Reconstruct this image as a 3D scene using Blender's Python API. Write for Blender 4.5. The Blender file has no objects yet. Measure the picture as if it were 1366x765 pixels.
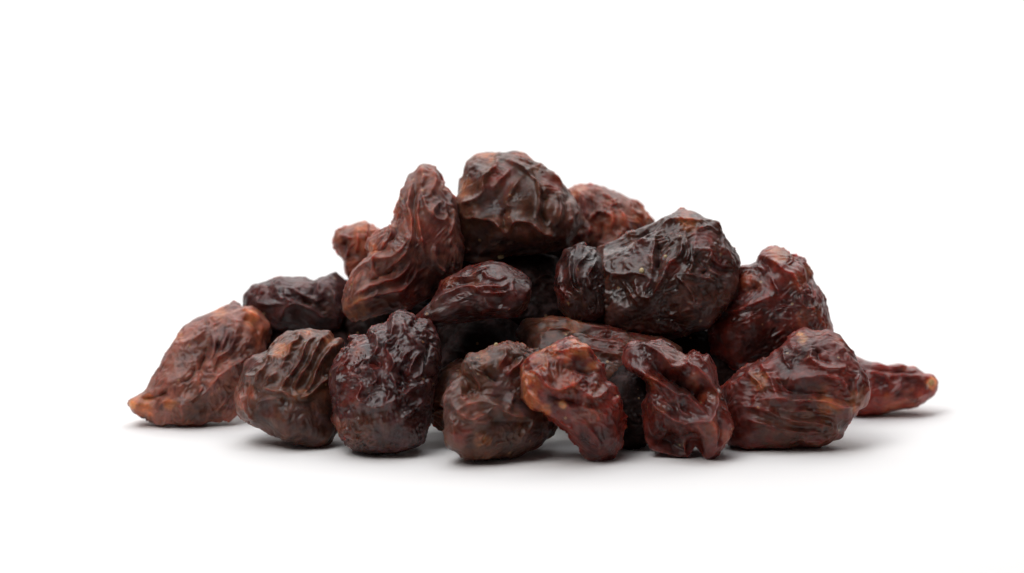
import bpy, math, random
import numpy as np

# ------------------------------------------------------------------ camera, world, lamps, exposure
W, H = 1366.0, 765.0
ELEV = math.radians(9.0)
D0 = 0.75                       # metres, camera to the middle of the heap
S0 = 0.00012                    # metres per photo pixel at D0
TP = S0 / D0                    # tangent per pixel
RIGHT = np.array((1.0, 0.0, 0.0))
FWD = np.array((0.0, math.cos(ELEV), -math.sin(ELEV)))
UP = np.array((0.0, math.sin(ELEV), math.cos(ELEV)))
CAM = -D0 * FWD + (570 - H / 2) * S0 * UP

scene = bpy.context.scene
col = scene.collection
cd = bpy.data.cameras.new('camera')
cam = bpy.data.objects.new('camera', cd)
col.objects.link(cam)
cam.location = CAM
cam.rotation_euler = (math.radians(90) - ELEV, 0, 0)
cd.sensor_width = 36.0
cd.lens = 36.0 / (W * TP)
cd.clip_start = 0.01
cd.clip_end = 20.0
cd.dof.use_dof = True
cd.dof.focus_distance = 0.733
cd.dof.aperture_fstop = 16.0
scene.camera = cam

world = bpy.data.worlds.new('World')
scene.world = world
world.use_nodes = True
bg = world.node_tree.nodes['Background']
bg.inputs['Color'].default_value = (1.0, 0.88, 0.86, 1)
bg.inputs['Strength'].default_value = 0.06


def softbox(name, loc, target, sx, sy, power, colour):
    ld = bpy.data.lights.new(name, 'AREA')
    ld.shape = 'RECTANGLE'
    ld.size, ld.size_y = sx, sy
    ld.energy = power
    ld.color = colour
    o = bpy.data.objects.new(name, ld)
    col.objects.link(o)
    o.location = loc
    d = np.array(target, float) - np.array(loc, float)
    import mathutils
    o.rotation_euler = mathutils.Vector(d).to_track_quat('-Z', 'Y').to_euler()
    return o


softbox('key_softbox', (-0.26, -0.26, 0.55), (0.0, 0.0, 0.015), 0.36, 0.36, 1.95, (1.0, 0.985, 0.97))
softbox('overhead_softbox', (-0.05, 0.08, 0.48), (-0.02, 0.02, 0.0), 0.48, 0.38, 1.4, (0.97, 0.975, 1.0))
softbox('ceiling_softbox', (0.0, 0.15, 0.95), (0.0, 0.15, 0.0), 1.7, 1.3, 1.8, (0.985, 0.985, 1.0))
softbox('background_softbox', (0.0, 1.00, 0.85), (0.0, 0.95, 0.0), 1.8, 0.7, 12.5, (1.0, 0.99, 0.98))

scene.view_settings.view_transform = 'Standard'
scene.view_settings.look = 'None'
scene.view_settings.exposure = 0.0
scene.view_settings.gamma = 1.0
scene.view_settings.use_curve_mapping = False
scene.render.engine = 'CYCLES'
scene.cycles.use_denoising = True
scene.cycles.max_bounces = 8
scene.cycles.diffuse_bounces = 4


# ------------------------------------------------------------------ materials
def paper_material():
    m = bpy.data.materials.new('white_paper')
    m.use_nodes = True
    nt = m.node_tree
    b = nt.nodes['Principled BSDF']
    b.inputs['Base Color'].default_value = (0.88, 0.875, 0.87, 1)
    b.inputs['Roughness'].default_value = 0.7
    b.inputs['Specular IOR Level'].default_value = 0.25
    n = nt.nodes.new('ShaderNodeTexNoise')
    n.inputs['Scale'].default_value = 900.0
    n.inputs['Detail'].default_value = 4.0
    bu = nt.nodes.new('ShaderNodeBump')
    bu.inputs['Strength'].default_value = 0.05
    bu.inputs['Distance'].default_value = 0.0002
    nt.links.new(n.outputs['Fac'], bu.inputs['Height'])
    nt.links.new(bu.outputs['Normal'], b.inputs['Normal'])
    return m


def raisin_material(rough=0.36, sheen=0.25, sss=0.5, spec=0.5, depth=0.0017):
    m = bpy.data.materials.new('raisin_skin')
    m.use_nodes = True
    nt = m.node_tree
    N, L = nt.nodes, nt.links
    b = N['Principled BSDF']
    at = N.new('ShaderNodeAttribute')
    at.attribute_name = 'pigment_shade'
    tc = N.new('ShaderNodeTexCoord')
    oi = N.new('ShaderNodeObjectInfo')
    mp = N.new('ShaderNodeVectorMath')
    mp.operation = 'ADD'
    L.new(tc.outputs['Object'], mp.inputs[0])
    L.new(oi.outputs['Random'], mp.inputs[1])
    # mottled pigment, a couple of millimetres across
    n1 = N.new('ShaderNodeTexNoise')
    n1.inputs['Scale'].default_value = 520.0
    n1.inputs['Detail'].default_value = 5.0
    n1.inputs['Roughness'].default_value = 0.62
    n1.inputs['Distortion'].default_value = 0.6
    L.new(mp.outputs[0], n1.inputs['Vector'])
    r1 = N.new('ShaderNodeValToRGB')
    r1.color_ramp.elements[0].position = 0.32
    r1.color_ramp.elements[0].color = (0.45, 0.36, 0.36, 1)
    r1.color_ramp.elements[1].position = 0.70
    r1.color_ramp.elements[1].color = (1.6, 1.4, 1.15, 1)
    L.new(n1.outputs['Fac'], r1.inputs['Fac'])
    mx = N.new('ShaderNodeMix')
    mx.data_type = 'RGBA'
    mx.blend_type = 'MULTIPLY'
    mx.inputs['Factor'].default_value = 1.0
    L.new(at.outputs['Color'], mx.inputs['A'])
    L.new(r1.outputs['Color'], mx.inputs['B'])
    # dusty grape bloom in irregular patches, its grey also imitating highlight sheen
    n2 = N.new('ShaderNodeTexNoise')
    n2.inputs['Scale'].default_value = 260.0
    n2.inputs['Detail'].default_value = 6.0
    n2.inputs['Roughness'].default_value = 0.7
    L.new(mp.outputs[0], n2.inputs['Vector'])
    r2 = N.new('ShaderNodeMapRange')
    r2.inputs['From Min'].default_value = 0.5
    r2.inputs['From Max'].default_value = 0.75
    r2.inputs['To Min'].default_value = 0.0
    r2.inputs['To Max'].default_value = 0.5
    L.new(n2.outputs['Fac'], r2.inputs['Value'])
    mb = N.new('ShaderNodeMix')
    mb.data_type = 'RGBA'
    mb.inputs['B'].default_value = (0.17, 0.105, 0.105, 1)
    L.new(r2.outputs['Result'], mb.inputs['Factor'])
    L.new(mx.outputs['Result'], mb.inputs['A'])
    # a few pale sugar flecks
    vo = N.new('ShaderNodeTexVoronoi')
    vo.inputs['Scale'].default_value = 620.0
    L.new(mp.outputs[0], vo.inputs['Vector'])
    sx = N.new('ShaderNodeSeparateColor')
    L.new(vo.outputs['Color'], sx.inputs['Color'])
    lt = N.new('ShaderNodeMath')
    lt.operation = 'LESS_THAN'
    L.new(vo.outputs['Distance'], lt.inputs[0])
    lt.inputs[1].default_value = 0.16
    gt = N.new('ShaderNodeMath')
    gt.operation = 'GREATER_THAN'
    L.new(sx.outputs['Red'], gt.inputs[0])
    gt.inputs[1].default_value = 0.90
    fl = N.new('ShaderNodeMath')
    fl.operation = 'MULTIPLY'
    L.new(lt.outputs[0], fl.inputs[0])
    L.new(gt.outputs[0], fl.inputs[1])
    f2 = N.new('ShaderNodeMath')
    f2.operation = 'MULTIPLY'
    L.new(fl.outputs[0], f2.inputs[0])
    f2.inputs[1].default_value = 0.55
    mf = N.new('ShaderNodeMix')
    mf.data_type = 'RGBA'
    mf.inputs['B'].default_value = (0.42, 0.27, 0.14, 1)
    L.new(f2.outputs[0], mf.inputs['Factor'])
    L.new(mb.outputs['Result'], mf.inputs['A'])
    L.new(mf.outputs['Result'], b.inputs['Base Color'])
    # gloss varies with the bloom
    rr = N.new('ShaderNodeMapRange')
    rr.inputs['From Min'].default_value = 0.3
    rr.inputs['From Max'].default_value = 0.7
    rr.inputs['To Min'].default_value = rough - 0.10
    rr.inputs['To Max'].default_value = rough + 0.16
    L.new(n2.outputs['Fac'], rr.inputs['Value'])
    L.new(rr.outputs['Result'], b.inputs['Roughness'])
    b.inputs['Specular IOR Level'].default_value = spec
    b.inputs['Subsurface Weight'].default_value = sss
    b.inputs['Subsurface Radius'].default_value = (1.0, 0.20, 0.09)
    b.inputs['Subsurface Scale'].default_value = depth
    b.inputs['Sheen Weight'].default_value = sheen
    b.inputs['Sheen Roughness'].default_value = 0.45
    b.inputs['Sheen Tint'].default_value = (0.9, 0.8, 0.82, 1)
    # fine skin grain
    n3 = N.new('ShaderNodeTexNoise')
    n3.inputs['Scale'].default_value = 1900.0
    n3.inputs['Detail'].default_value = 4.0
    n3.inputs['Roughness'].default_value = 0.6
    L.new(mp.outputs[0], n3.inputs['Vector'])
    bu = N.new('ShaderNodeBump')
    bu.inputs['Strength'].default_value = 0.15
    bu.inputs['Distance'].default_value = 0.00025
    L.new(n3.outputs['Fac'], bu.inputs['Height'])
    L.new(bu.outputs['Normal'], b.inputs['Normal'])
    return m


def plain_material(name, colour, rough=0.5):
    m = bpy.data.materials.new(name)
    m.use_nodes = True
    nt = m.node_tree
    b = nt.nodes['Principled BSDF']
    n = nt.nodes.new('ShaderNodeTexNoise')
    n.inputs['Scale'].default_value = 2500.0
    r = nt.nodes.new('ShaderNodeValToRGB')
    r.color_ramp.elements[0].color = (*[c * 0.6 for c in colour], 1)
    r.color_ramp.elements[1].color = (*[min(1, c * 1.3) for c in colour], 1)
    nt.links.new(n.outputs['Fac'], r.inputs['Fac'])
    nt.links.new(r.outputs['Color'], b.inputs['Base Color'])
    b.inputs['Roughness'].default_value = rough
    return m


MAT_PAPER = paper_material()
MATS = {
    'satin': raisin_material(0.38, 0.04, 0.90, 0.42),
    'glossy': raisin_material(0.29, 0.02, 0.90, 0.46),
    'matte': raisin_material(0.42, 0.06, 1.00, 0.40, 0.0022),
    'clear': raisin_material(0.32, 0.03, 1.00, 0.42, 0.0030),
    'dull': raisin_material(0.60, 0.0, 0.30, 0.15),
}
MAT_CRUMB = plain_material('pale_crumb', (0.55, 0.42, 0.22), 0.5)
MAT_STEM = plain_material('dry_stem', (0.50, 0.30, 0.12), 0.7)

# ------------------------------------------------------------------ the sheet of white paper
def build_paper():
    prof = [(y, 0.0) for y in np.linspace(-0.13, 1.0, 24)]
    R = 0.35
    for a in np.linspace(0, math.pi / 2, 14)[1:]:
        prof.append((1.0 + R * math.sin(a), R - R * math.cos(a)))
    prof.append((1.0 + R, 0.9))
    xs = np.linspace(-0.8, 0.8, 9)
    vs = [(x, y, z) for (y, z) in prof for x in xs]
    nx = len(xs)
    fs = [(j * nx + i, j * nx + i + 1, (j + 1) * nx + i + 1, (j + 1) * nx + i)
          for j in range(len(prof) - 1) for i in range(nx - 1)]
    me = bpy.data.meshes.new('paper_floor')
    me.from_pydata(vs, [], fs)
    me.polygons.foreach_set('use_smooth', [True] * len(me.polygons))
    me.materials.append(MAT_PAPER)
    o = bpy.data.objects.new('floor', me)
    col.objects.link(o)
    o['kind'] = 'structure'
    o['label'] = 'seamless white paper under and behind the raisins'
    o['category'] = 'floor'


build_paper()


# ------------------------------------------------------------------ numpy noise
def _hash(ix, iy, iz, seed):
    n = (ix.astype(np.int64) * 374761393 + iy.astype(np.int64) * 668265263
         + iz.astype(np.int64) * 2147483647 + seed * 974711) & 0x7fffffff
    n = ((n ^ (n >> 13)) * 1274126177) & 0x7fffffff
    n = ((n ^ (n >> 15)) * 374761393) & 0x7fffffff
    return (n ^ (n >> 16))


GR = np.array([(1, 1, 0), (-1, 1, 0), (1, -1, 0), (-1, -1, 0), (1, 0, 1), (-1, 0, 1), (1, 0, -1), (-1, 0, -1),
               (0, 1, 1), (0, -1, 1), (0, 1, -1), (0, -1, -1), (1, 1, 0), (-1, 1, 0), (0, -1, 1), (0, -1, -1)], float)


def perlin(p, seed=0):
    i = np.floor(p).astype(np.int64)
    f = p - i
    u = f * f * f * (f * (f * 6 - 15) + 10)
    r = 0
    for dx in (0, 1):
        wx = u[:, 0] if dx else 1 - u[:, 0]
        for dy in (0, 1):
            wy = u[:, 1] if dy else 1 - u[:, 1]
            for dz in (0, 1):
                wz = u[:, 2] if dz else 1 - u[:, 2]
                g = GR[_hash(i[:, 0] + dx, i[:, 1] + dy, i[:, 2] + dz, seed) & 15]
                d = g[:, 0] * (f[:, 0] - dx) + g[:, 1] * (f[:, 1] - dy) + g[:, 2] * (f[:, 2] - dz)
                r = r + wx * wy * wz * d
    return r


def cells(p, seed):
    """distance between nearest and second nearest cell point: small along the crests between sunken cells"""
    i = np.floor(p).astype(np.int64)
    f1 = np.full(len(p), 9.0)
    f2 = np.full(len(p), 9.0)
    for dx in (-1, 0, 1):
        for dy in (-1, 0, 1):
            for dz in (-1, 0, 1):
                c = i + (dx, dy, dz)
                h = _hash(c[:, 0], c[:, 1], c[:, 2], seed)
                q = c + np.stack([(h & 255) / 255.0, ((h >> 8) & 255) / 255.0, ((h >> 16) & 255) / 255.0], 1)
                d = np.sqrt(((q - p) ** 2).sum(1))
                f2 = np.minimum(f2, np.maximum(f1, d))
                f1 = np.minimum(f1, d)
    return f2 - f1


def wrinkles(p, seed, ang, stretch):
    """ridged, warped noise on px coordinates; crests run along ang (in the right-up plane)"""
    ca, sa = math.cos(ang), math.sin(ang)
    q = np.stack([(p[:, 0] * ca + p[:, 1] * sa) / stretch, -p[:, 0] * sa + p[:, 1] * ca, p[:, 2]], 1)
    w = np.stack([perlin(q / 26 + 7.3, seed + 1), perlin(q / 26 + 17.1, seed + 2), perlin(q / 26 + 31.7, seed + 3)], 1)
    q1 = q + 13 * w
    a = 1 - np.abs(perlin(q1 / 19, seed + 4)) * 2.2
    a = 0.4 * a + 0.85 * np.exp(-cells((q + 15 * w) / 23 + 11.3, seed + 9) / 0.20) + 0.1
    q2 = q + 9 * w
    b = 1 - np.abs(perlin(q2 / 8.0 + 3.3, seed + 5)) * 2.2
    c = 1 - np.abs(perlin(q2 / 4.0 + 9.1, seed + 6)) * 2.2
    return a, b, c


def spline(pts, n=6):
    pts = np.array(pts, float)
    if len(pts) < 3:
        return np.array([pts[0] + (pts[-1] - pts[0]) * t for t in np.linspace(0, 1, n)])
    P = np.vstack([2 * pts[0] - pts[1], pts, 2 * pts[-1] - pts[-2]])
    out = []
    for i in range(1, len(P) - 2):
        for t in np.arange(n) / n:
            a, b, c, d = P[i - 1], P[i], P[i + 1], P[i + 2]
            out.append(0.5 * (2 * b + (c - a) * t + (2 * a - 5 * b + 4 * c - d) * t * t
                              + (3 * b - a - 3 * c + d) * t ** 3))
    out.append(P[-2])
    return np.array(out)


def stroke_field(xy, pts, amp, wl, wr):
    """ridge (amp > 0) or furrow (amp < 0) along a polyline; wl / wr: falloff left and right of it (y down)"""
    sp = spline(pts)
    pad = 5 * max(wl, wr) + 4
    sel = np.where((xy[:, 0] > sp[:, 0].min() - pad) & (xy[:, 0] < sp[:, 0].max() + pad)
                   & (xy[:, 1] > sp[:, 1].min() - pad) & (xy[:, 1] < sp[:, 1].max() + pad))[0]
    out = np.zeros(len(xy))
    if len(sel) == 0:
        return out
    p = xy[sel]
    best = np.full(len(sel), 1e9)
    side = np.zeros(len(sel))
    par = np.zeros(len(sel))
    n = len(sp) - 1
    for k in range(n):
        a, d = sp[k], sp[k + 1] - sp[k]
        l2 = max(d @ d, 1e-9)
        t = np.clip(((p - a) @ d) / l2, 0, 1)
        e = p - a - t[:, None] * d
        dd = np.hypot(e[:, 0], e[:, 1])
        m = dd < best
        best[m] = dd[m]
        cr = d[0] * (p[:, 1] - a[1]) - d[1] * (p[:, 0] - a[0])
        side[m] = cr[m]
        par[m] = (k + t[m]) / n
    w = np.where(side < 0, wl, wr)          # y is down: negative cross = left-hand side of travel on screen
    e0 = 0.5
    h = np.exp(-(np.sqrt(best ** 2 + e0 ** 2) - e0) / w)
    taper = np.clip(np.minimum(par, 1 - par) / 0.22, 0, 1)
    taper = 0.25 + 0.75 * taper * taper * (3 - 2 * taper)
    out[sel] = amp * h * taper
    return out


# pigments (albedo of the skin); D patches and K also paint in shade
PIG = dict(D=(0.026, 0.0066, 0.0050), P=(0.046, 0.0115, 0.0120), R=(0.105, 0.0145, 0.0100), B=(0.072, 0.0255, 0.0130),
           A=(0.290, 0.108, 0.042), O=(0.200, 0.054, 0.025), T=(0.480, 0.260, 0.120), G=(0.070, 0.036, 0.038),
           M=(0.150, 0.060, 0.047), W=(0.046, 0.0155, 0.0110), K=(0.010, 0.0032, 0.0026))  # K: near black, puts the gap shade into the inner raisins' colour


def radial(outline, c, th):
    P = np.array(outline, float) - c
    Q = np.roll(P, -1, 0)
    R = np.zeros(len(th))
    dx, dy = np.cos(th), np.sin(th)
    for a, b in zip(P, Q):
        e = b - a
        den = dx * e[1] - dy * e[0]
        den = np.where(np.abs(den) < 1e-9, 1e-9, den)
        t = (a[0] * e[1] - a[1] * e[0]) / den
        u = (a[0] * dy - a[1] * dx) / den
        u = np.where(np.abs(den) < 1e-9, -1, u)
        ok = (u >= -1e-6) & (u <= 1 + 1e-6) & (t > 0)
        R = np.where(ok & (t > R), t, R)
    return R


def smooth_ring(R, n):
    for _ in range(n):
        R = (np.roll(R, 1) + 2 * R + np.roll(R, -1)) / 4
    return R


def build_raisin(label, outline, origin=(0, 0), k=1.0, center=None, thick=0.8, tilt=0.25, y=None,
                 strokes=(), blobs=(), base='P', tone=1.0, patches=(), seed=1, ang=0.0, stretch=1.7,
                 wr=(5.0, 1.6, 0.9, 0.5), mat='satin', nth=340, nph=170, lean=0.0, calm=0.6):
    """One raisin. outline, strokes and blobs are measured on the photograph (in a crop with this origin and zoom);
    it becomes a closed, thick body standing on the paper (y None) or lying in the heap at depth y (metres)."""
    T = lambda pts: (np.array(pts, float) / k + np.array(origin, float))
    out = T(outline)
    c = T([center])[0] if center is not None else (out.max(0) + out.min(0)) / 2
    th = np.linspace(0, 2 * math.pi, nth, endpoint=False)
    R = smooth_ring(radial(out, c, th), 2)
    Rs = smooth_ring(R, nth // 2)
    rm = R.mean()
    ph = np.linspace(0, math.pi, nph + 1)[1:-1]
    PH, TH = np.meshgrid(ph, th, indexing='ij')
    s = np.sin(PH) ** 0.88
    f = s ** 4
    RR = Rs[None, :] * (1 - f) + R[None, :] * f
    a = RR * s * np.cos(TH)
    b = -RR * s * np.sin(TH)                     # up
    cz = np.cos(PH)
    dep = -np.sign(cz) * np.abs(cz) ** 0.9 * rm * thick      # negative = towards the camera
    dep = dep + tilt * b + lean * a
    G = np.stack([a, b, dep], -1)
    # base normals on the grid
    dth = np.roll(G, -1, 1) - np.roll(G, 1, 1)
    dph = np.gradient(G, axis=0)
    n = np.cross(dph, dth)
    n /= np.linalg.norm(n, axis=-1, keepdims=True) + 1e-12
    if (n * (G - G.mean((0, 1)))).sum() < 0:
        n = -n
    V, Nn = G.reshape(-1, 3), n.reshape(-1, 3)
    cz = cz.reshape(-1)
    xy = np.stack([V[:, 0] + c[0], c[1] - V[:, 1]], 1)      # photo pixels
    front = np.clip(cz / 0.25, 0, 1)
    front = front * front * (3 - 2 * front)
    lump, w1, w2, w3 = wr
    w1, w2, w3 = 2.0 * w1, 1.15 * w2, 0.5 * w3
    stretch = 1 + 0.55 * (stretch - 1)
    sd = seed * 101
    P = V + seed * 37.0
    A, B, C = wrinkles(P, sd, ang, stretch)
    big = perlin(P / 42, sd + 20) + 0.5 * perlin(P / 22, sd + 21)
    mod = 0.25 + 1.6 * np.clip(1.3 * perlin(P / 30 + 5, sd + 22) + 0.45, 0, 1)
    back = 1 - front
    disp = 1.35 * lump * big * (1 - 0.1 * front) + mod * (w1 * (calm + (1.0 - calm) * back) * (A - 0.5) + w2 * (B - 0.5)) + w3 * (C - 0.5)
    h = np.zeros(len(V))
    # the strokes wander a little, as real creases do
    wob = np.stack([perlin(P / 14 + 2.2, sd + 30), perlin(P / 14 + 8.8, sd + 31)], 1) * 1.5
    xw = xy + wob
    broken = 0.92 + 0.45 * perlin(P / 12 + 6.1, sd + 33)      # crests rise and sink along their length
    for st in strokes:
        amp, wl, wrr, pts = st
        h += stroke_field(xw, T(pts), 2.1 * amp, 1.1 * wl, 1.1 * wrr) * broken
    for amp, r, x, yy in blobs:
        q = T([(x, yy)])[0]
        d2 = ((xw - q) ** 2).sum(1) / (r / k) ** 2
        h += 1.5 * amp * np.exp(-d2)
    h *= front
    dirn = 0.4 * Nn + np.array((0, 0, -0.6))
    V = V + Nn * disp[:, None] + dirn * h[:, None]
    # poles
    top = V[:nth].mean(0)
    bot = V[-nth:].mean(0)
    V = np.vstack([V, top, bot])
    xyp = np.vstack([xy, [c], [c]])
    # skin colour, with shade painted in by the D patches
    pg = np.tile(np.array(PIG[base]), (len(V), 1))
    big2 = np.append(big, [0, 0])
    fr = np.append(front, [1, 0])
    jit = np.append(perlin(P / 12 + 4, sd + 40), [0, 0])
    for name, x, yy, r in patches:
        q = T([(x, yy)])[0]
        d = np.sqrt(((xyp - q) ** 2).sum(1)) / (r / k) + 0.9 * jit
        wgt = np.clip(1.35 - d, 0, 1)
        wgt = wgt * wgt * (3 - 2 * wgt) * (0.25 + 0.75 * fr) * 0.72
        pg = pg * (1 - wgt[:, None]) + np.array(PIG[name]) * wgt[:, None]
    pg = 1.17 * tone * pg * (1 + 0.5 * np.clip(big2, -0.6, 0.8))[:, None]
    # to the world
    m = (V[:, 1] * math.cos(ELEV) - V[:, 2] * math.sin(ELEV)).min()
    vy = (H / 2 - c[1])
    if y is None:
        sink = 0.0003
        d = (CAM[2] + sink) / (math.sin(ELEV) - (vy + m) * TP
                               + vy * TP * (1 - math.cos(ELEV)))
    else:
        d = (y - CAM[1]) / (FWD[1] + vy * TP * UP[1])
    ctr = CAM + d * (FWD + RIGHT * (c[0] - W / 2) * TP + UP * vy * TP)
    s_ = d * TP
    X = ctr + s_ * (V[:, :1] * RIGHT + V[:, 1:2] * UP + V[:, 2:3] * FWD)
    org = np.array((X[:, 0].mean(), X[:, 1].mean(), X[:, 2].min()))
    X = X - org
    # faces
    nr = nph - 1
    i = np.arange(nr - 1)[:, None] * nth
    j = np.arange(nth)[None, :]
    j2 = (j + 1) % nth
    quads = np.stack([i + j, i + nth + j, i + nth + j2, i + j2], -1).reshape(-1, 4)
    jj = np.arange(nth)
    t1 = np.stack([np.full(nth, nr * nth), jj, (jj + 1) % nth], 1)
    o2 = (nr - 1) * nth
    t2 = np.stack([np.full(nth, nr * nth + 1), o2 + (jj + 1) % nth, o2 + jj], 1)
    me = bpy.data.meshes.new('raisin')
    nv, nq, nt_ = len(X), len(quads), 2 * nth
    me.vertices.add(nv)
    me.vertices.foreach_set('co', X.astype(np.float32).ravel())
    loops = np.concatenate([quads.ravel(), t1.ravel(), t2.ravel()]).astype(np.int32)
    me.loops.add(len(loops))
    me.loops.foreach_set('vertex_index', loops)
    starts = np.concatenate([np.arange(nq) * 4, nq * 4 + np.arange(nt_) * 3]).astype(np.int32)
    me.polygons.add(nq + nt_)
    me.polygons.foreach_set('loop_start', starts)
    me.polygons.foreach_set('use_smooth', np.ones(nq + nt_, bool))
    ca = me.attributes.new('pigment_shade', 'FLOAT_COLOR', 'POINT')
    ca.data.foreach_set('color', np.hstack([pg, np.ones((nv, 1))]).astype(np.float32).ravel())
    me.update(calc_edges=True)
    me.validate()
    # outward faces
    vol = 0.0
    tri = X[quads[:, :3]]
    if np.einsum('ij,ij->i', tri[:, 0], np.cross(tri[:, 1], tri[:, 2])).sum() < 0:
        me.flip_normals()
    me.materials.append(MATS[mat])
    o = bpy.data.objects.new('raisin', me)
    col.objects.link(o)
    o.location = org
    o['label'] = label
    o['category'] = 'raisin'
    o['group'] = 'raisins heaped on the white paper'
    return o, X + org


def ellipse(cx, cy, rx, ry, rot=0.0):
    return [(cx + rx * math.cos(t) * math.cos(rot) - ry * math.sin(t) * math.sin(rot),
             cy + rx * math.cos(t) * math.sin(rot) + ry * math.sin(t) * math.cos(rot))
            for t in np.linspace(0, 2 * math.pi, 24, endpoint=False)]


BUILT = {}


def R_(key, *a, **kw):
    o, X = build_raisin(*a, **kw)
    BUILT[key] = (o, X)
    return o


# ------------------------------------------------------------------ front row, standing on the paper
R_('A', tone=1.3, calm=0.5, label='long leaning brown raisin with amber tip at the far left end of the heap',
   outline=[(18, 585), (40, 555), (65, 545), (100, 510), (170, 420), (185, 350), (240, 260), (290, 180), (390, 110), (500, 60), (590, 18),
    (650, 40), (720, 35), (760, 70), (805, 130), (800, 190), (780, 270), (750, 330), (700, 420), (670, 520), (640, 620),
    (590, 670), (480, 690), (430, 715), (300, 705), (180, 700), (120, 665), (55, 645), (22, 625)],
   origin=(170, 400), k=4.25, center=(420, 400), thick=0.62, tilt=0.45, seed=1, base='M', mat='satin', ang=1.2, wr=(4, 1.6, 1.1, 0.6),
   strokes=[(4.5, 4, 4, [(600, 100), (620, 180), (590, 270), (520, 340), (500, 400)]),
            (3.5, 3, 3, [(480, 180), (500, 250), (490, 340), (450, 420)]),
            (-5, 2.6, 2.6, [(458, 250), (438, 340), (410, 430)]),
            (-3.5, 2.2, 2.2, [(530, 230), (510, 300), (480, 370)]),
            (6, 8, 5, [(770, 270), (650, 350), (560, 410), (500, 470), (440, 540), (360, 590), (230, 600)]),
            (-6, 3, 4, [(90, 555), (180, 545), (255, 495)]),
            (4, 4, 4, [(640, 60), (700, 90), (780, 140), (790, 200)]),
            (-4, 4, 4, [(640, 120), (700, 140), (760, 200)]),
            (3, 3, 3, [(570, 130), (560, 220), (540, 290)]),
            (3, 3, 3, [(250, 260), (330, 250), (420, 200), (460, 140)]),
            (-3, 3, 3, [(320, 470), (380, 440), (400, 360)]),
            (2.5, 2, 2, [(330, 590), (400, 550), (450, 480)]),
            (2.5, 2, 2, [(180, 640), (200, 590), (240, 560)])],
   blobs=[(7, 45, 60, 592), (4, 90, 310, 380), (-1.5, 30, 320, 380), (-9, 130, 560, 610), (3, 60, 700, 230)],
   patches=[('A', 110, 590, 70), ('T', 45, 592, 22), ('A', 280, 200, 40), ('A', 520, 70, 45), ('A', 690, 110, 45), ('A', 250, 590, 40),
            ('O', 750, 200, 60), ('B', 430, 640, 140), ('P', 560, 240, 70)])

R_('B', calm=0.3, label='dark brown raisin with a fan of steep parallel folds across its upper front',
   outline=[(15, 480), (40, 400), (45, 320), (70, 250), (120, 200), (210, 170), (260, 110), (330, 65), (400, 40), (460, 50),
    (520, 65), (570, 65), (605, 110), (650, 112), (660, 200), (655, 350), (650, 500), (640, 640), (590, 715), (500, 738),
    (400, 730), (320, 700), (250, 670), (190, 645), (130, 620), (60, 575), (25, 530)],
   origin=(310, 430), k=4.5, center=(350, 400), thick=0.75, tilt=0.42, seed=2, base='B', mat='satin', ang=1.0, wr=(3, 1.0, 0.8, 0.5),
   strokes=[(5, 3.5, 2.6, [(385, 55), (400, 110), (360, 150), (320, 230), (300, 290)]),
            (7, 3.2, 2.4, [(520, 75), (450, 130), (430, 210), (390, 270), (330, 360), (295, 415)]),
            (7, 3.2, 2.4, [(575, 75), (530, 120), (490, 200), (450, 280), (400, 350), (380, 420)]),
            (7, 3.0, 2.2, [(650, 115), (570, 190), (520, 270), (480, 380), (455, 410)]),
            (5, 2.5, 3, [(600, 320), (530, 370), (480, 430), (400, 460)]),
            (5, 4, 3, [(190, 380), (250, 410), (320, 425), (390, 445), (470, 405)]),
            (5, 4, 3, [(235, 170), (215, 260), (180, 310), (140, 390)]),
            (4, 3, 3, [(280, 290), (235, 350), (210, 390)]),
            (4, 3, 3, [(60, 310), (130, 330), (200, 300)]),
            (4, 3, 3, [(50, 420), (95, 520), (140, 590)]),
            (-4, 3, 3, [(100, 350), (90, 430), (110, 520)]),
            (3, 3, 3, [(150, 510), (200, 470), (280, 460), (330, 490)])],
   blobs=[(7, 150, 340, 570), (-3, 40, 230, 520)],
   patches=[('A', 450, 55, 40), ('A', 300, 160, 55), ('A', 420, 430, 45), ('O', 55, 460, 70), ('O', 110, 400, 50),
            ('A', 580, 120, 35), ('P', 230, 520, 70), ('R', 110, 230, 70), ('D', 450, 600, 150)])  # D patch paints shade on the lower right belly

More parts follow.
